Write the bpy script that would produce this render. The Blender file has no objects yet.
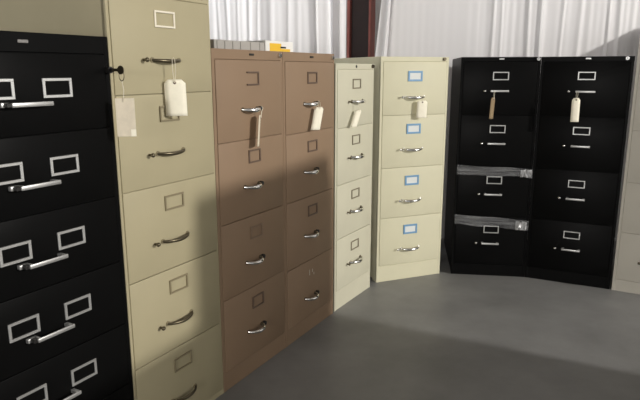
import bpy, bmesh, math, random
from mathutils import Vector, Matrix

# ------------------------------------------------------------------ camera, world, lights, exposure
S = bpy.context.scene
COL = S.collection
R = math.radians
CAM_H, FPX, PITCH = 1.2456, 590.5, 12.396
cam_d = bpy.data.cameras.new('camera'); cam = bpy.data.objects.new('camera', cam_d); COL.objects.link(cam)
cam_d.sensor_width = 36.0; cam_d.lens = FPX / 640 * 36.0; cam_d.clip_start = .02
cam.location = (0, 0, CAM_H); cam.rotation_euler = (R(90 - PITCH), 0, 0)
S.camera = cam

W = bpy.data.worlds.new('world'); S.world = W; W.use_nodes = True
W.node_tree.nodes['Background'].inputs[0].default_value = (1.0, 1.0, .99, 1)
W.node_tree.nodes['Background'].inputs[1].default_value = 1.3

def area_light(name, loc, target, size, power, color=(1, 1, 1), shape='DISK', size_y=None):
    d = bpy.data.lights.new(name, 'AREA'); d.shape = shape; d.size = size
    if size_y: d.size_y = size_y
    d.energy = power; d.color = color
    o = bpy.data.objects.new(name, d); COL.objects.link(o); o.location = loc
    o.rotation_euler = (Vector(target) - Vector(loc)).to_track_quat('-Z', 'Y').to_euler()
    return o
# high-bay lamp far off to the right, the key light of the hall
area_light('high_bay_or_fill_lamp', (9.9, -2.0, 3.85), (-.2, 2.6, .8), .28, 830, (1, .965, .91))
# unseen strip light, added to brighten the far floor and the curtain
area_light('added_strip_fill', (1.0, 3.72, 3.0), (1.0, 3.5, .0), 1.6, 5, (1, .97, .96), 'RECTANGLE', .3)
# fill light added behind and left of the camera for the far fronts
area_light('high_bay_or_fill_lamp', (-3.2, -8.5, 2.0), (1.2, 3.4, .7), 1.2, 270, (1, .96, .92))
# unseen backlight added behind the left curtain to whiten it
area_light('curtain_backlight', (-1.5, 5.2, 2.1), (-1.3, 4.2, 1.9), 1.6, 95, (.96, .98, 1), 'RECTANGLE', 1.6)

S.view_settings.view_transform = 'Standard'; S.view_settings.look = 'None'
S.view_settings.gamma = 1; S.view_settings.use_curve_mapping = False
S.view_settings.exposure = 0.0

# ------------------------------------------------------------------ pixel helpers (photo pixel -> point on a cabinet front)
def ray(px, py):
    a = (px - 320) / FPX; b = -(py - 200) / FPX
    c, s = math.cos(R(PITCH)), math.sin(R(PITCH))
    return Vector((a, c + b * s, -s + b * c))
def at_front(px, py, cab, off=0.0):
    """local (x along front, y depth, z) of a pixel on a plane standing `off` in front of a cabinet's face"""
    x0, y0, ang = cab
    a = R(ang); n = Vector((math.sin(a), -math.cos(a), 0)); p0 = Vector((x0, y0, 0)) + n * off
    d = ray(px, py); t = n.dot(p0) / n.dot(d); p = d * t + Vector((0, 0, CAM_H))
    return p
def at_depth(px, py, y):
    d = ray(px, py); p = d * (y / d.y); return p + Vector((0, 0, CAM_H))

# ------------------------------------------------------------------ materials
def mat(name, color, rough=.5, metal=0.0, bump=0.0, bscale=200, var=0.0, vscale=6, spec=.5, alpha=1.0, wear=None):
    m = bpy.data.materials.new(name); m.use_nodes = True
    nt = m.node_tree; b = nt.nodes['Principled BSDF']
    b.inputs['Base Color'].default_value = (*color, 1); b.inputs['Roughness'].default_value = rough
    b.inputs['Metallic'].default_value = metal; b.inputs['Specular IOR Level'].default_value = spec
    b.inputs['Alpha'].default_value = alpha
    tc = nt.nodes.new('ShaderNodeTexCoord')
    if var > 0:
        n = nt.nodes.new('ShaderNodeTexNoise'); n.inputs['Scale'].default_value = vscale; n.inputs['Detail'].default_value = 6
        nt.links.new(tc.outputs['Object'], n.inputs['Vector'])
        r = nt.nodes.new('ShaderNodeValToRGB')
        r.color_ramp.elements[0].position = .3; r.color_ramp.elements[1].position = .7
        r.color_ramp.elements[0].color = (*[c * (1 - var) for c in color], 1)
        r.color_ramp.elements[1].color = (*[min(1, c * (1 + var)) for c in color], 1)
        nt.links.new(n.outputs['Fac'], r.inputs['Fac']); nt.links.new(r.outputs['Color'], b.inputs['Base Color'])
    if bump > 0:
        n2 = nt.nodes.new('ShaderNodeTexNoise'); n2.inputs['Scale'].default_value = bscale; n2.inputs['Detail'].default_value = 3
        nt.links.new(tc.outputs['Object'], n2.inputs['Vector'])
        bp = nt.nodes.new('ShaderNodeBump'); bp.inputs['Strength'].default_value = bump; bp.inputs['Distance'].default_value = .002
        nt.links.new(n2.outputs['Fac'], bp.inputs['Height']); nt.links.new(bp.outputs['Normal'], b.inputs['Normal'])
    return m

M = dict(
    black=mat('black_enamel', (.0045, .0045, .0045), .40, bump=.04, var=.12, spec=.05),
    tan=mat('tan_enamel', (.435, .385, .248), .52, bump=.04, var=.03, spec=.22),
    brown=mat('brown_enamel', (.285, .195, .126), .52, bump=.04, var=.03, spec=.22),
    ivory=mat('ivory_enamel', (.60, .575, .445), .52, bump=.04, var=.03, spec=.22),
    cream=mat('cream_enamel', (.655, .625, .455), .52, bump=.04, var=.03, spec=.22),
    putty=mat('putty_enamel', (.60, .57, .50), .52, bump=.04, var=.03, spec=.22),
    chrome=mat('chrome', (.78, .77, .74), .22, 1.0),
    silver=mat('brushed_aluminium', (.56, .56, .55), .42, .75, bump=.1, bscale=400),
    bronze=mat('aged_bronze', (.12, .10, .065), .35, .8),
    dark=mat('dark_plastic', (.012, .011, .010), .4),
    shadedtanframe=mat('shaded_tan_label_frame', (.25, .21, .125), .5),  # tan darkened so the colour carries the frames' shadow outlines
    creamframe=mat('cream_label_frame', (.86, .80, .66), .5),
    taupeframe=mat('taupe_label_frame', (.13, .085, .06), .45),
    ivoryframe=mat('weathered_label_frame', (.22, .19, .13), .5),
    brownframe=mat('brown_label_frame', (.235, .16, .105), .5),
    blueframe=mat('blue_label_frame', (.17, .34, .54), .45),
    card=mat('paper_card', (.74, .76, .74), .8),
    manila=mat('manila_card', (.95, .90, .74), .75, var=.04, vscale=40, spec=.2),
    manila2=mat('worn_manila_card', (.74, .66, .52), .75, var=.08, vscale=40, spec=.2),
    shadedcard=mat('shaded_card', (.30, .22, .13), .8, var=.08, vscale=40, spec=.2),  # tag card in shade, the shade put into its brown
    string=mat('cotton_string', (.80, .74, .60), .9),
    concrete=None, curtain=None,
    redsteel=mat('red_oxide_steel', (.25, .072, .058), .6, var=.15, vscale=8, bump=.1, bscale=60),
    shadedsteel=mat('shaded_red_steel', (.022, .008, .007), .6, var=.2, vscale=8),  # near-black stands in for shade in the column's recess
    wall=mat('grey_wall', (.32, .30, .28), .8, var=.05),
    greyplastic=mat('grey_plastic', (.42, .40, .37), .6, var=.05),
    greymetal=mat('grey_metal', (.22, .21, .20), .5, var=.04),
    white=mat('white_carton', (.85, .84, .80), .6),
    yellow=mat('yellow_print', (.85, .52, .03), .6),
)
# concrete floor
m = bpy.data.materials.new('sealed_concrete'); m.use_nodes = True; nt = m.node_tree; b = nt.nodes['Principled BSDF']
tc = nt.nodes.new('ShaderNodeTexCoord')
n1 = nt.nodes.new('ShaderNodeTexNoise'); n1.inputs['Scale'].default_value = 1.6; n1.inputs['Detail'].default_value = 9; n1.inputs['Roughness'].default_value = .62
r1 = nt.nodes.new('ShaderNodeValToRGB')
r1.color_ramp.elements[0].position = .32; r1.color_ramp.elements[0].color = (.168, .168, .166, 1)
r1.color_ramp.elements[1].position = .70; r1.color_ramp.elements[1].color = (.276, .275, .272, 1)
nt.links.new(tc.outputs['Object'], n1.inputs['Vector']); nt.links.new(n1.outputs['Fac'], r1.inputs['Fac'])
nt.links.new(r1.outputs['Color'], b.inputs['Base Color'])
n2 = nt.nodes.new('ShaderNodeTexNoise'); n2.inputs['Scale'].default_value = 5; n2.inputs['Detail'].default_value = 6
nt.links.new(tc.outputs['Object'], n2.inputs['Vector'])
mr = nt.nodes.new('ShaderNodeMapRange'); mr.inputs['To Min'].default_value = .36; mr.inputs['To Max'].default_value = .55
nt.links.new(n2.outputs['Fac'], mr.inputs['Value']); nt.links.new(mr.outputs['Result'], b.inputs['Roughness'])
bp = nt.nodes.new('ShaderNodeBump'); bp.inputs['Strength'].default_value = .08; bp.inputs['Distance'].default_value = .004
n3 = nt.nodes.new('ShaderNodeTexNoise'); n3.inputs['Scale'].default_value = 35; n3.inputs['Detail'].default_value = 4
nt.links.new(tc.outputs['Object'], n3.inputs['Vector'])
nt.links.new(n3.outputs['Fac'], bp.inputs['Height']); nt.links.new(bp.outputs['Normal'], b.inputs['Normal'])
b.inputs['Specular IOR Level'].default_value = .4
M['concrete'] = m
# white sheeting curtain
m = mat('white_sheeting', (.84, .826, .832), .42, bump=.05, bscale=90, spec=.35); M['curtain'] = m
nt = m.node_tree; b = nt.nodes['Principled BSDF']; tl = nt.nodes.new('ShaderNodeBsdfTranslucent'); tl.inputs['Color'].default_value = (.80, .80, .82, 1)
mx = nt.nodes.new('ShaderNodeMixShader'); mx.inputs['Fac'].default_value = .22
nt.links.new(b.outputs[0], mx.inputs[1]); nt.links.new(tl.outputs[0], mx.inputs[2]); nt.links.new(mx.outputs[0], nt.nodes['Material Output'].inputs['Surface'])
# clear stretch film
m = bpy.data.materials.new('clear_film'); m.use_nodes = True; nt = m.node_tree; b = nt.nodes['Principled BSDF']
b.inputs['Base Color'].default_value = (.75, .76, .78, 1); b.inputs['Roughness'].default_value = .18; b.inputs['Specular IOR Level'].default_value = .7
tc = nt.nodes.new('ShaderNodeTexCoord'); mp = nt.nodes.new('ShaderNodeMapping'); mp.inputs['Scale'].default_value = (5, 5, 90)
nz = nt.nodes.new('ShaderNodeTexNoise'); nz.inputs['Scale'].default_value = 1.0; nz.inputs['Detail'].default_value = 4
nt.links.new(tc.outputs['Object'], mp.inputs['Vector']); nt.links.new(mp.outputs['Vector'], nz.inputs['Vector'])
mr = nt.nodes.new('ShaderNodeMapRange'); mr.inputs['From Min'].default_value = .3; mr.inputs['From Max'].default_value = .75
mr.inputs['To Min'].default_value = .04; mr.inputs['To Max'].default_value = .30
nt.links.new(nz.outputs['Fac'], mr.inputs['Value']); nt.links.new(mr.outputs['Result'], b.inputs['Alpha'])
M['film'] = m
M['film2'] = mat('crumpled_film', (.85, .86, .88), .12, spec=1.0, alpha=.34)

# ------------------------------------------------------------------ mesh helpers
class MB:
    def __init__(s): s.bm = bmesh.new()
    def box(s, x0, x1, y0, y1, z0, z1, bev=0.0, seg=1):
        r = bmesh.ops.create_cube(s.bm, size=1.0)
        vs = r['verts']
        for v in vs:
            v.co = Vector((x0 + (v.co.x + .5) * (x1 - x0), y0 + (v.co.y + .5) * (y1 - y0), z0 + (v.co.z + .5) * (z1 - z0)))
        if bev > 0:
            es = list({e for v in vs for e in v.link_edges})
            bmesh.ops.bevel(s.bm, geom=es, offset=bev, segments=seg, profile=.5, affect='EDGES')
        return s
    def cyl(s, c, axis, r, h, n=16, r2=None):
        q = Vector((0, 0, 1)).rotation_difference(Vector(axis))
        mtx = Matrix.Translation(Vector(c)) @ q.to_matrix().to_4x4() @ Matrix.Translation((0, 0, h / 2))
        bmesh.ops.create_cone(s.bm, cap_ends=True, segments=n, radius1=r, radius2=r if r2 is None else r2, depth=h, matrix=mtx)
        return s
    def sphere(s, c, r, sc=(1, 1, 1)):
        mtx = Matrix.Translation(Vector(c)) @ Matrix.Diagonal((*sc, 1))
        bmesh.ops.create_uvsphere(s.bm, u_segments=14, v_segments=8, radius=r, matrix=mtx)
        return s
    def tube(s, pts, rx, rz=None, n=8, radii=None):
        """sweep along pts; rx across, rz along world z"""
        rz = rx if rz is None else rz
        pts = [Vector(p) for p in pts]; rings = []
        for i, p in enumerate(pts):
            t = (pts[min(i + 1, len(pts) - 1)] - pts[max(i - 1, 0)]).normalized()
            up = Vector((0, 0, 1))
            if abs(t.dot(up)) > .9: up = Vector((0, 1, 0))
            a = t.cross(up).normalized(); c = a.cross(t).normalized()
            k = 1 if radii is None else radii[i]
            rings.append([s.bm.verts.new(p + a * rx * k * math.cos(2 * math.pi * j / n) + c * rz * k * math.sin(2 * math.pi * j / n)) for j in range(n)])
        for i in range(len(rings) - 1):
            for j in range(n):
                s.bm.faces.new((rings[i][j], rings[i][(j + 1) % n], rings[i + 1][(j + 1) % n], rings[i + 1][j]))
        s.bm.faces.new(rings[0][::-1]); s.bm.faces.new(rings[-1])
        return s
    def frame(s, x0, x1, z0, z1, y0, y1, t, sides='ltrb', bev=.0008):
        if 't' in sides: s.box(x0, x1, y0, y1, z1 - t, z1, bev)
        if 'b' in sides: s.box(x0, x1, y0, y1, z0, z0 + t, bev)
        if 'l' in sides: s.box(x0, x0 + t, y0, y1, z0 + t * .9, z1 - t * .9, bev)
        if 'r' in sides: s.box(x1 - t, x1, y0, y1, z0 + t * .9, z1 - t * .9, bev)
        return s
    def mesh(s, name, smooth=False, thr=35):
        me = bpy.data.meshes.new(name)
        bmesh.ops.recalc_face_normals(s.bm, faces=s.bm.faces[:])
        for f in s.bm.faces: f.smooth = smooth
        if smooth:
            for e in s.bm.edges:
                if len(e.link_faces) == 2 and e.calc_face_angle(0) > R(thr): e.smooth = False
        s.bm.to_mesh(me); s.bm.free(); return me

def link(name, me, material=None, parent=None, loc=None):
    o = bpy.data.objects.new(name, me); COL.objects.link(o)
    if material is not None and me is not None and not me.materials: me.materials.append(material)
    if parent: o.parent = parent
    if loc: o.location = loc
    return o
def tag(o, label, cat, group=None, kind=None):
    o['label'] = label; o['category'] = cat
    if group: o['group'] = group
    if kind: o['kind'] = kind
    return o
def empty(name, loc=(0, 0, 0), rz=0.0):
    o = bpy.data.objects.new(name, None); COL.objects.link(o); o.location = loc; o.rotation_euler = (0, 0, rz); o.empty_display_size = .1
    return o

# ------------------------------------------------------------------ the setting
f = link('floor', MB().box(-14, 14, -14, 9.0, -.12, 0).mesh('floor'), M['concrete']); f['kind'] = 'structure'; f['label'] = 'grey sealed concrete floor'
c = link('ceiling', MB().box(-14, 14, -14, 9.0, 4.6, 4.7).mesh('ceiling'), M['wall']); c['kind'] = 'structure'; c['label'] = 'dim grey ceiling of the hall'
w = link('wall_back', MB().box(-14, 14, 5.3, 5.45, 0, 4.6).mesh('wall_back'), M['wall']); w['kind'] = 'structure'; w['label'] = 'grey wall behind the white curtain'

# red H-section column standing in the gap of the curtain
CY = 4.47
cx = at_depth(361, 40, CY).x
colm = empty('steel_column', (cx, CY, 0), R(-14))
for x0, x1 in ((-.086, -.070), (.070, .086)):
    link('flange', MB().box(x0, x1, -.1, .1, .014, 4.4, .002).mesh('flange'), M['redsteel'], colm)
link('web', MB().box(-.070, .070, -.006, .006, .014, 4.4).mesh('web'), M['shadedsteel'], colm)
link('base_plate', MB().box(-.12, .12, -.13, .13, 0, .014, .002).mesh('base_plate'), M['redsteel'], colm)
tag(colm, 'dark red steel H-section column in the gap of the white curtain', 'column')

# ------------------------------------------------------------------ curtains of white sheeting with vertical folds
def curtain(name, x0, x1, ridges, label, seed, amp, lean=0.0, edge_pull=None, ybase=4.27):
    rnd = random.Random(seed)
    waves = [(rnd.uniform(.16, .42), rnd.uniform(0, 6.3), rnd.uniform(.3, 1)) for _ in range(7)]
    fine = [(rnd.uniform(.045, .11), rnd.uniform(0, 6.3), rnd.uniform(.2, 1)) for _ in range(6)]
    nx = int((x1 - x0) / .006); zs = [0.012, .4, .8, 1.1, 1.25, 1.35, 1.45, 1.55, 1.65, 1.8, 2.1, 2.5, 3.0, 3.5]
    bm = bmesh.new(); rows = []
    for k, z in enumerate(zs):
        row = []
        for i in range(nx + 1):
            x = x0 + (x1 - x0) * i / nx
            a = amp(x)
            y = sum(A * math.sin(2 * math.pi * x / p + ph + .25 * math.sin(z * 1.3 + ph)) for p, ph, A in waves) * .0035 * a
            y += sum(A * math.sin(2 * math.pi * x / p + ph + .5 * math.sin(z * 1.1 + ph)) for p, ph, A in fine) * .0014 * a
            for (rx, rw, rh) in ridges:
                dx = x - rx - .012 * math.sin(z * 2.0 + rx * 9)
                y -= rh * math.exp(-(dx / rw) ** 2)
            xx = x + lean * (z - 1.3)
            if edge_pull: xx += edge_pull(x, z)
            row.append(bm.verts.new((xx, ybase + y, z)))
        rows.append(row)
    for k in range(len(rows) - 1):
        for i in range(nx):
            bm.faces.new((rows[k][i], rows[k][i + 1], rows[k + 1][i + 1], rows[k + 1][i]))
    me = bpy.data.meshes.new(name)
    for fc in bm.faces: fc.smooth = True
    bm.to_mesh(me); bm.free()
    o = link(name, me, M['curtain'])
    
    return tag(o, label, 'curtain', 'white sheeting curtains')
px2x = lambda px: at_depth(px, 30, 4.27).x
curtain('hanging_curtain', -3.6, px2x(346), [(px2x(315.5), .007, .024), (px2x(341), .014, .03), (px2x(334), .012, -.03),
        (px2x(219), .010, .010), (px2x(229), .010, .010), (px2x(240), .010, .010), (px2x(251), .012, .012), (px2x(259), .01, .008), (px2x(272), .02, .008), (px2x(287), .01, .006), (px2x(302), .02, .008)],
        'brightly lit white sheeting curtain to the left of the red column', 3, lambda x: 1.0)
curtain('hanging_curtain', px2x(375.5), 2.245, [(px2x(383), .016, .03), (px2x(387.5), .008, -.03), (px2x(491), 0.013, 0.013), (px2x(499), 0.010, 0.009), (px2x(528), 0.013, 0.013),
        (px2x(540.5), 0.013, 0.020), (px2x(562), 0.013, 0.011), (px2x(578), 0.018, 0.007), (px2x(606), 0.011, 0.014), (px2x(618), 0.015, 0.011)],
        'greyish white sheeting curtain to the right of the red column', 8, lambda x: .25 if x < 1.1 else .6,
        edge_pull=lambda x, z: .16 * (z - 1.33) * max(0, 1 - (x - px2x(375.5)) / .16) * .6 if z > 1.0 else -.03 * max(0, 1 - (x - px2x(375.5)) / .16))

# ------------------------------------------------------------------ filing cabinets
def bow_handle(L, proj=.034, r=.0055, flat=1.25):
    pts = []; n = 14
    for i in range(n + 1):
        t = i / n
        pts.append((t * L, -proj * (math.sin(math.pi * t) ** .55) + .001, -.003 * math.sin(math.pi * t)))
    radii = [.75 + .45 * math.sin(math.pi * i / n) for i in range(n + 1)]
    return MB().tube(pts, r, r * flat, 10, radii)
def bar_handle(L, proj=.030, hgt=.0115, th=.006):
    m = MB()
    m.box(0, L, -proj, -proj + th, -hgt / 2, hgt / 2, .0022, 2)
    for x in (.007, L - .007): m.box(x - .006, x + .006, -proj + th * .5, .0005, -hgt * .42, hgt * .42, .001)
    return m

def make_cabinet(name, cab, width, height, seams, header, bottom, mats, kind, label, depth=.67, group=None,
                 label_c=.225, label_w=.088, label_h=.048, label_z=.066, frame_t=.007, two=None, handle=(.17, .115), handle_z=.185,
                 latch=None, plate=True, lock=None, hole=False, frames=None, sides=None, side_m=.017, inner=None, shift=True, tilts=None):
    """seams: z of the lines between drawers, top to bottom; header: top of first drawer; bottom: foot of last drawer"""
    x0, y0, ang = cab
    t = empty(name, (x0, y0, 0), R(ang))
    paint = mats['paint']
    # carcass: shell, stiles, rails and header, all one sheet-metal body
    m = MB()
    m.box(0, width, .005, depth, .012, height, .003)
    m.box(0, side_m - .0012, 0, .02, 0, height, .0015); m.box(width - side_m + .0012, width, 0, .02, 0, height, .0015)
    m.box(.002, width - .002, .0005, .02, header + .0012, height - .0005, .0015)
    if bottom > .02: m.box(.002, width - .002, .0015, .02, 0, bottom - .0012, .0015)
    for x in (.004, width - .034):
        for y in (.03, depth - .034): m.box(x, x + .03, y, y + .03, 0, .014)
    link('body', m.mesh('cabinet_body', True), paint, t)
    zs = [header] + list(seams) + [bottom]
    # handle places were read off the photo on the drawer plane; the pulls stand 26 mm proud of it
    ca, sa = math.cos(R(ang)), math.sin(R(ang))
    perp = -(sa * x0 - ca * y0); along = -(ca * x0 + sa * y0); k_off = (.004 if kind == 'bow' else .026) / perp if shift else 0
    if handle: handle = (handle[0] - (handle[0] + handle[1] / 2 - along) * k_off, handle[1] * (1 - k_off))
    if latch: latch = (latch[0] - (latch[0] - along) * k_off * .3, latch[1])
    zm = sum(z - handle_z for z in zs[:-1]) / (len(zs) - 1); handle_z -= (CAM_H - zm) * k_off
    cache = {}
    for i in range(len(zs) - 1):
        zt, zb = zs[i] - .0012, zs[i + 1] + .0012
        hgt = zt - zb
        key = round(hgt, 3)
        if key not in cache:
            mm = MB(); mm.box(side_m - .0005, width - side_m + .0005, -.0025, .0045, 0, hgt, .0015, 2)
            cache[key] = mm.mesh('drawer_front', True)
        dr = link('drawer', cache[key], paint, t, (0, 0, zb))
        if tilts and i in tilts: dr.rotation_euler = (0, R(tilts[i]), 0); dr.location.z -= .0006; dr.location.x = -.0006 if tilts[i] > 0 else .0006
        top = hgt
        # label holders
        centres = two if two else (label_c,)
        fm = (frames[i] if frames else mats['frame'])
        if fm is not None:
            for c in centres:
                sd = (sides or {}).get(i, 'ltrb')
                lk = ('lab', sd)
                if lk not in cache:
                    mm = MB().frame(-label_w / 2, label_w / 2, -label_h / 2, label_h / 2, -.0075, -.003, frame_t, sd)
                    cache[lk] = mm.mesh('label_holder')
                lo = bpy.data.objects.new('label_holder', cache[lk]); COL.objects.link(lo); lo.parent = dr
                lo.location = (c, 0, top - label_z)
                if not cache[lk].materials: cache[lk].materials.append(fm)
                lo.material_slots[0].link = 'OBJECT'; lo.material_slots[0].material = fm
                if inner is not None:
                    if 'card' not in cache:
                        cache['card'] = MB().box(-label_w / 2 + frame_t * .6, label_w / 2 - frame_t * .6, -.0048, -.0032, -label_h / 2 + frame_t * .6, label_h / 2 - frame_t * .6).mesh('label_card')
                    link('label_card', cache['card'], inner, dr, (c, 0, top - label_z))
        # pull handle
        if handle:
            hx, hl = handle
            if 'h' not in cache:
                cache['h'] = (bow_handle(hl, *mats.get('bow', (.034, .0055))) if kind == 'bow' else bar_handle(hl)).mesh('handle', True)
            link('handle', cache['h'], mats['handle'], dr, (hx, -.003, top - handle_z))
            if kind == 'bow':
                if 'b' not in cache:
                    cache['b'] = MB().cyl((0, .001, 0), (0, -1, 0), .0085, .004, 12).mesh('handle_mount', True)
                for x in (.004, hl - .004):
                    link('handle_mount', cache['b'], mats.get('mount', mats['handle']), dr, (hx + x, -.0025, top - handle_z))
            elif mats.get('bracket'):
                if 'b' not in cache:
                    cache['b'] = MB().box(-.010, .006, -.026, .0005, -.0055, .0055, .0015).mesh('handle_bracket')
                link('handle_bracket', cache['b'], mats['bracket'], dr, (hx, -.003, top - handle_z))
        if latch:
            lx, ls = latch
            if 'l' not in cache:
                if ls == 'block': mm = MB().box(-.011, .011, -.012, .0005, -.006, .006, .002, 2)
                elif ls == 'button': mm = MB().cyl((0, .0005, 0), (0, -1, 0), .0085, .010, 14).sphere((0, -.0105, 0), .0085, (1, .5, 1))
                else: mm = MB().cyl((0, .0005, 0), (0, -1, 0), .004, .014, 12).sphere((0, -.016, 0), .008, (1, .75, .9))
                cache['l'] = mm.mesh('thumb_latch', True)
            link('thumb_latch', cache['l'], mats.get('latch', mats['handle']), dr, (lx, -.003, top - handle_z))
    hz = (header + height) / 2
    if plate:
        pc = two and (two[0] + two[1]) / 2 or label_c
        link('name_plate', MB().box(-.014, .014, -.003, .001, -.004, .004, .001).mesh('name_plate'), mats.get('plate', M['dark']), t, (pc, 0, hz + .002))
    if hole:
        link('lock_hole', MB().cyl((0, .001, 0), (0, -1, 0), .0075, .002, 16).mesh('lock_hole', True), M['dark'], t, (width / 2 + .005, 0, hz))
    if lock:
        lo = link('lock', MB().cyl((0, .001, 0), (0, -1, 0), .0095, .009, 18).cyl((0, -.006, 0), (0, -1, 0), .0075, .005, 18).mesh('lock', True), mats.get('lock', M['chrome']), t, (lock, 0, hz + .002))
        link('key_slot', MB().box(-.001, .001, -.0125, -.0105, -.004, .004).mesh('key_slot'), M['dark'], lo)
    tag(t, label, 'filing cabinet', group)
    return t

ROW = 60.3
d = (math.cos(R(ROW)), math.sin(R(ROW)))
C0 = (-.378, 2.114)
def on_row(s): return (C0[0] + d[0] * s, C0[1] + d[1] * s, ROW)
CAB = dict(A=on_row(-.972), B=on_row(-.4465), C=on_row(.0), D=on_row(.4515), E=(.076, 2.917, 59.2), F=(.337, 3.353, 22.0), G=(.819, 3.514, -8.0), H=(1.2596, 3.4518, -26.2), I=(1.691, 3.236, -31.0))
G4 = 'filing cabinets standing side by side'

make_cabinet('filing_cabinet', CAB['A'], .523, 1.338, [1.085, .882, .680, .477, .274], 1.288, .07,
             dict(paint=M['black'], frame=M['silver'], handle=M['silver'], latch=M['silver'], bracket=M['dark'], plate=M['greymetal']), 'bar',
             'black six-drawer card file cabinet with two silver label frames on each drawer, leftmost', group=G4,
             two=(.180, .345), label_w=.087, label_h=.050, label_z=.086, frame_t=.0075, handle=(.215, .115), handle_z=.135, latch=(.196, 'block'))
make_cabinet('filing_cabinet', CAB['B'], .4445, 1.505, [1.173, .883, .593, .303], 1.463, .022,
             dict(paint=M['tan'], frame=M['shadedtanframe'], handle=M['bronze'], latch=M['bronze'], mount=M['shadedtanframe'], bow=(.026, .0042)), 'bow',
             'tall tan five-drawer filing cabinet between the black card file and the brown cabinets', group=G4,
             label_c=.224, label_w=.088, label_h=.050, label_z=.062, frame_t=.006, handle=(.163, .125), handle_z=.187, latch=(.128, 'knob'),
             frames=[M['creamframe']] + [M['shadedtanframe']] * 4, plate=False, lock=.408, side_m=.012)
brown = dict(paint=M['brown'], frame=M['taupeframe'], handle=M['chrome'], mount=M['bronze'], latch=M['dark'], plate=M['dark'])
make_cabinet('filing_cabinet', CAB['C'], .450, 1.321, [.984, .677, .378], 1.283, .080, brown, 'bow',
             'brown four-drawer filing cabinet next to the tall tan one, grey tray on top', group=G4,
             label_c=.235, label_w=.078, label_h=.052, label_z=.067, frame_t=.006, handle=(.168, .100), handle_z=.184, latch=(.274, 'button'), lock=.424,
             sides={0: 'tbr'}, tilts={2: .22}, frames=[M['taupeframe'], M['taupeframe'], M['brownframe'], M['taupeframe']])
cab_d = make_cabinet('filing_cabinet', CAB['D'], .450, 1.321, [.974, .672, .362], 1.281, .080, brown, 'bow',
             'brown four-drawer filing cabinet beside the short ivory one', group=G4,
             label_c=.235, label_w=.084, label_h=.052, label_z=.067, frame_t=.007, handle=(.168, .100), handle_z=.182, latch=(.274, 'button'), lock=.424,
             frames=[M['taupeframe']] * 3 + [None], tilts={1: -.22, 3: -.2})
low_drawer = [c for c in cab_d.children if c.name.startswith('drawer')][-1]
for sx, sz, sh in ((.205, .205, .028), (.232, .214, .016), (.245, .198, .012)):
    link('paint_scrape', MB().box(sx, sx + .004, -.0031, -.0024, sz, sz + sh).mesh('paint_scrape'), M['putty'], low_drawer)
make_cabinet('filing_cabinet', CAB['E'], .424, 1.279, [.962, .673, .388], 1.249, .105,
             dict(paint=M['ivory'], frame=M['ivoryframe'], handle=M['chrome'], latch=M['bronze'], mount=M['bronze'], lock=M['bronze']), 'bow',
             'shortest cabinet, ivory with four drawers, in the corner beside the brown pair', group=G4,
             label_c=.215, label_w=.088, label_h=.050, label_z=.070, frame_t=.006, handle=(.168, .128), handle_z=.160, latch=(.132, 'knob'), plate=False, hole=True, lock=.402)
make_cabinet('filing_cabinet', CAB['F'], .445, 1.320, [.994, .691, .393], 1.292, .100,
             dict(paint=M['cream'], frame=M['blueframe'], handle=M['chrome'], latch=M['chrome'], lock=M['bronze']), 'bow',
             'cream four-drawer filing cabinet with blue label frames, beside the black pair', group=G4,
             label_c=.220, label_w=.094, label_h=.058, label_z=.078, frame_t=.011, handle=(.158, .130), handle_z=.196, latch=(.133, 'knob'), plate=False, lock=.412, inner=M['card'])
blk = dict(paint=M['black'], frame=M['silver'], handle=M['silver'], latch=M['chrome'], plate=M['silver'], lock=M['silver'])
make_cabinet('filing_cabinet', CAB['G'], .445, 1.320, [.988, .683, .378], 1.293, .075, blk, 'bar',
             'black four-drawer filing cabinet with clear plastic film stretched across two drawers', group=G4,
             label_c=.227, label_w=.090, label_h=.047, label_z=.079, frame_t=.006, handle=(.175, .103), handle_z=.168, latch=(.141, 'knob'), lock=.429)
make_cabinet('filing_cabinet', CAB['H'], .471, 1.320, [.988, .683, .378], 1.293, .075, blk, 'bar',
             'black four-drawer filing cabinet without plastic film, next to the grey putty cabinet', group=G4,
             label_c=.244, label_w=.090, label_h=.045, label_z=.077, frame_t=.006, handle=(.194, .102), handle_z=.167, latch=(.159, 'knob'), lock=.437)
put = dict(paint=M['putty'], frame=M['ivoryframe'], handle=M['bronze'], latch=M['bronze'], lock=M['chrome'])
make_cabinet('filing_cabinet', CAB['I'], .457, 1.530, [1.213, .925, .637, .350], 1.500, .070, put, 'bow',
             'grey putty filing cabinet cut off by the right edge', group=G4,
             label_c=.228, label_w=.088, label_h=.05, label_z=.065, frame_t=.006, handle=(.165, .128), handle_z=.165, latch=(.128, 'block'), plate=False, lock=.43)
# the same hall goes on to the right, outside the frame: cabinets whose shade falls on the brown pair and the floor
dx_, dy_ = math.cos(R(-112)), math.sin(R(-112)); run = 0.0
for k, (hh, hs, pm, wd) in enumerate(((1.505, [1.18, .89, .60, .31], 'putty', .368), (1.505, [1.18, .89, .60, .31], 'tan', .368),
                                      (1.13, [.735, .40], 'ivory', .455), (1.13, [.735, .40], 'ivory', .455), (1.13, [.735, .40], 'ivory', .455))):
    x, y = 2.20 + dx_ * run, 1.775 + dy_ * run; run += wd + .004
    make_cabinet('filing_cabinet', (x, y, -112), wd, hh, hs, hh - .03, .06 if hh < 1.3 else .02,
                 dict(paint=M[pm], frame=M['ivoryframe'], handle=M['chrome'], latch=M['bronze']), 'bow',
                 ['tall putty cabinet of the row outside the frame on the right', 'tall tan cabinet of the row outside the frame on the right',
                  'low ivory cabinet beside the tall tan one outside the frame', 'second low ivory cabinet from the tall tan one outside the frame', 'third low ivory cabinet from the tall tan one outside the frame'][k], group='cabinets outside the frame', shift=False, plate=False, lock=.34, label_c=.185, handle=(.13, .115))

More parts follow.
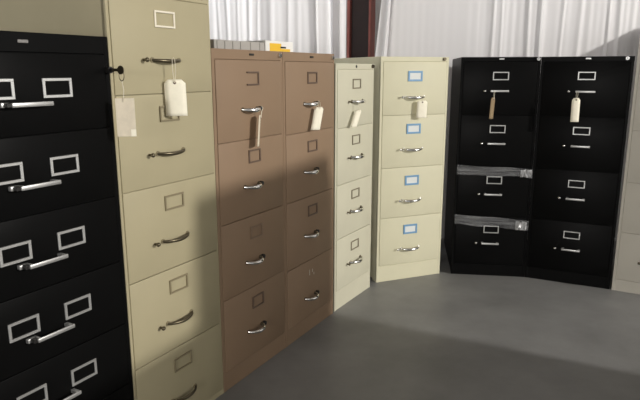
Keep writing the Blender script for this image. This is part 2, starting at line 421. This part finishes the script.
# grey cupboard added behind the putty cabinet to shade the curtain
cup = empty('shade_cupboard', (2.25, 4.20, 0), R(-64))
link('body', MB().box(0, .90, .02, .42, .05, 1.55, .003).box(.02, .88, .05, .40, 0, .05).mesh('cupboard_body'), M['greymetal'], cup)
for k in (0, 1):
    dd = link('door', MB().box(.003 + k * .448, .449 + k * .448, .0, .02, .06, 1.54, .002).mesh('cupboard_door'), M['greymetal'], cup)
    link('handle', MB().box(.41 + k * .07, .422 + k * .07, -.02, .0, .80, .92, .003).mesh('cupboard_handle'), M['chrome'], dd)
tag(cup, 'grey metal cupboard added behind the putty cabinet to shade the curtain', 'cupboard')

# ------------------------------------------------------------------ hanging tags
def hang_tag(name, cab, knot, top, bot, width, yaw, material, label, off=.036, curl=.0, tilt=0.0):
    """knot, top, bot are photo pixels of the string's knot on the handle and of the card's top and bottom middle"""
    pk = at_front(*knot, cab, off); pt = at_front(*top, cab, off + .002); pb = at_front(*bot, cab, off + .002)
    h = pt.z - pb.z
    t = empty(name, pt, 0)
    side = (pb - pt); sx = Vector((side.x, side.y, 0))
    bm = bmesh.new(); n = 10
    dx = Vector((math.cos(R(yaw)), math.sin(R(yaw)), 0)); nn = Vector((dx.y, -dx.x, 0))   # nn faces the viewer
    rows = []
    for i in range(n + 1):
        v = i / n; z = -h * v
        half = width / 2
        if v < .1: half = width / 2 * (.62 + .38 * v / .1)
        c = sx * v + nn * (curl * v * v)
        row = [bm.verts.new(c + dx * (half * u) + nn * (-.004 * (abs(u) ** 2)) + Vector((0, 0, z))) for u in (-1, -.5, 0, .5, 1)]
        rows.append(row)
    for i in range(n):
        for j in range(4): bm.faces.new((rows[i][j], rows[i][j + 1], rows[i + 1][j + 1], rows[i + 1][j]))
    me = bpy.data.meshes.new('card')
    for fc in bm.faces: fc.smooth = True
    bm.to_mesh(me); bm.free()
    c = link('card', me, material, t); md = c.modifiers.new('thickness', 'SOLIDIFY'); md.thickness = .0008
    ey = Vector((0, 0, -.010)) + nn * .0008
    mm = MB().cyl(ey - nn * .001, nn, .0048, .0012, 14).mesh('eyelet', True); link('eyelet', mm, M['taupeframe'], t)
    k = pk - pt
    mm = MB()
    mm.tube([ey + nn * .002 + dx * -.001, k * .5 - dx * .004 + nn * .003, k - dx * .004 + nn * .008 + Vector((0, 0, .004)), k + Vector((0, 0, .011)) + nn * .003,
             k + dx * .004 + nn * .008 + Vector((0, 0, .004)), k * .5 + dx * .005 + nn * .003, ey + nn * .002 + dx * .001], .0009, n=5)
    link('string', mm.mesh('string', True), M['string'], t)
    tag(t, label, 'tag', 'tags hanging from the drawer handles')
    return t
hang_tag('hanging_tag', CAB['B'], (173.5, 61), (174.5, 79.5), (177, 116), .066, 12, M['manila'], 'large cream tag on a string from the top handle of the tall tan cabinet')
hang_tag('hanging_tag', CAB['C'], (261, 109), (260.5, 115), (259, 146), .046, 91, M['manila2'], 'tag turned edge-on below the top handle of the brown cabinet beside the tan one', off=.030)
hang_tag('hanging_tag', CAB['D'], (318.5, 103), (319.5, 107), (315.5, 130), .043, 18, M['manila'], 'curling cream tag on the brown cabinet beside the ivory one', off=.034)
hang_tag('hanging_tag', CAB['E'], (358.5, 101), (359.2, 110), (354, 127), .034, 24, M['manila'], 'cream tag tilted under the top handle of the short ivory cabinet', off=.034)
hang_tag('hanging_tag', CAB['F'], (422, 97.5), (422.6, 100.5), (421.5, 118), .062, 10, M['manila'], 'cream tag hanging from the cabinet with blue label frames', off=.036)
hang_tag('hanging_tag', CAB['G'], (493.5, 92), (493.8, 97.5), (491.5, 119), .040, 40, M['shadedcard'], 'tag with shade in its brown colour, hanging from the black cabinet with plastic film', off=.034)
hang_tag('hanging_tag', CAB['H'], (577, 93), (576.5, 98), (574.5, 122), .044, -8, M['manila'], 'cream tag hanging from the black cabinet next to the putty one', off=.034)

# key in the lock of the black card file, with ring and tag
pk = at_front(111, 69.5, CAB['A'], .0)
kroot = empty('key_with_tag', at_front(107.2, 70, CAB['A'], 0), R(ROW))
mm = MB().cyl((0, .0, 0), (0, -1, 0), .0095, .014, 16).cyl((0, -.014, 0), (0, -1, 0), .006, .010, 12)
link('lock_barrel', mm.mesh('lock_barrel', True), M['dark'], kroot)
mm = MB().box(-.0015, .0015, -.045, -.02, -.004, .004).cyl((-.0015, -.054, .0), (1, 0, 0), .012, .003, 16)
link('key', mm.mesh('key', True), M['bronze'], kroot)
ring = [(.0, -.056 + .010 * math.sin(a), -.016 + .014 * math.cos(a)) for a in [2 * math.pi * i / 20 for i in range(21)]]
link('key_ring', MB().tube(ring, .0012, n=6).mesh('key_ring', True), M['bronze'], kroot)
link('cord', MB().tube([(0, -.056, -.028), (.003, -.057, -.055), (0, -.057, -.088)], .0010, n=5).mesh('cord', True), M['string'], kroot)
bm = MB(); bm.box(-.026, .026, -.0006, .0006, -.108, 0, .0003)
tg = link('key_tag', bm.mesh('key_tag'), M['manila2'], kroot, (0.004, -.057, -.078)); tg.rotation_euler = (0, 0, R(-48))
tg2 = link('highlight_fold', MB().box(.012, .026, -.0016, -.0008, -.108, -.088).mesh('highlight_fold'), M['manila'], kroot, (0.004, -.057, -.078)); tg2.rotation_euler = (0, 0, R(-48))  # folded corner in paler card, a highlight put into its colour
tag(kroot, 'key with ring and worn paper tag hanging from the black card file cabinet', 'key')

# ------------------------------------------------------------------ clear film stretched over the black cabinet
def film(z_l, z_r, h_l, h_r, knot_x, label, seed):
    rnd = random.Random(seed); t = empty('plastic_film', (CAB['G'][0], CAB['G'][1], 0), R(CAB['G'][2]))
    bm = bmesh.new(); nx, nz = 70, 10; rows = []
    x0, x1 = .006, .442
    ph = [rnd.uniform(0, 6.3) for _ in range(8)]
    for k in range(nz + 1):
        v = k / nz; row = []
        for i in range(nx + 1):
            u = i / nx; x = x0 + (x1 - x0) * u
            zt = z_l + (z_r - z_l) * u + .002 * math.sin(9 * u + ph[0]); hh = h_l + (h_r - h_l) * u + .003 * math.sin(13 * u + ph[1])
            z = zt - hh * v
            y = -.0075 - .0018 * math.sin(v * 17 + ph[2] + 2.2 * math.sin(u * 5 + ph[3])) - .0012 * math.sin(v * 31 + u * 9 + ph[4]) - .001 * math.sin(u * 23 + v * 5 + ph[5])
            if u > .76: y -= .006 * abs(math.sin((u * 60 + v * 6 + ph[6]))) * (u - .76) / .24
            row.append(bm.verts.new((x, y, z)))
        rows.append(row)
    for k in range(nz):
        for i in range(nx): bm.faces.new((rows[k][i], rows[k][i + 1], rows[k + 1][i + 1], rows[k + 1][i]))
    me = bpy.data.meshes.new('film_strip')
    for fc in bm.faces: fc.smooth = True
    bm.to_mesh(me); bm.free(); link('film_strip', me, M['film'], t)
    # crumpled gathered end
    bm = bmesh.new(); n = 3; rows = []
    cx = knot_x; zc = (z_r - h_r * .5)
    for k in range(n + 1):
        row = []
        for i in range(n + 5):
            u = i / (n + 4); v = k / n
            row.append(bm.verts.new((cx - .032 + .064 * u, -.012 - .010 * rnd.random() - .006 * math.sin(math.pi * u), zc + h_r * .42 * (1 - 2 * v) + rnd.uniform(-.003, .003))))
        rows.append(row)
    for k in range(n):
        for i in range(n + 4): bm.faces.new((rows[k][i], rows[k][i + 1], rows[k + 1][i + 1], rows[k + 1][i]))
    me = bpy.data.meshes.new('crumpled_end'); bmesh.ops.triangulate(bm, faces=bm.faces[:]); bm.to_mesh(me); bm.free(); link('crumpled_end', me, M['film2'], t)
    tag(t, label, 'plastic film', 'plastic film on the black cabinet')
film(.690, .676, .056, .052, .405, 'upper of two clear plastic film strips across the black cabinet', 4)
film(.386, .362, .060, .062, .398, 'lower of two clear plastic film strips across the black cabinet', 11)

# ------------------------------------------------------------------ things lying on top of the brown cabinets
def top_item_points(pxa, pxb, py, back):
    return at_front(pxa, py, CAB['C'], -back), at_front(pxb, py, CAB['C'], -back)
a, b_ = top_item_points(214, 264.5, 41.0, .16)
Z0 = 1.321
L = (b_ - a).length; h = (a.z + b_.z) / 2 - Z0
tr = empty('ribbed_tray', (a.x, a.y, Z0), R(ROW))
mm = MB().box(0, L, 0, .004, 0, h, .001).box(0, L, .236, .24, 0, h, .001).box(0, .004, .004, .236, 0, h).box(L - .004, L, .004, .236, 0, h).box(.004, L - .004, .004, .236, 0, .004)
link('tray_body', mm.mesh('tray_body'), M['greyplastic'], tr)
rb = MB().box(-.005, .005, -.003, 0, .002, h - .002, .001).mesh('rib')
for u in (.06, .20, .35, .50, .70, .90): link('rib', rb, M['greyplastic'], tr, (L * u, 0, 0))
tag(tr, 'low grey ribbed tray lying on top of the brown cabinets', 'tray')
a, b_ = top_item_points(265.5, 293, 41.3, .16)
L = (b_ - a).length; h = (a.z + b_.z) / 2 - Z0
bx = empty('small_carton', (a.x, a.y, Z0), R(ROW))
link('carton_body', MB().box(0, L, 0, .12, 0, h, .0015).mesh('carton_body'), M['white'], bx)
link('yellow_print', MB().box(L * .14, L * .55, -.0006, .0002, h * .12, h * .80, .0).mesh('yellow_print'), M['yellow'], bx)
link('yellow_print', MB().box(L * .55, L * .88, -.0006, .0002, h * .12, h * .38).mesh('yellow_stripe'), M['yellow'], bx)
link('dark_print', MB().box(L * .52, L * .72, -.0010, -.0004, h * .42, h * .56).mesh('dark_print'), M['dark'], bx)
tag(bx, 'small white carton with yellow print lying on top of the brown cabinets', 'carton')
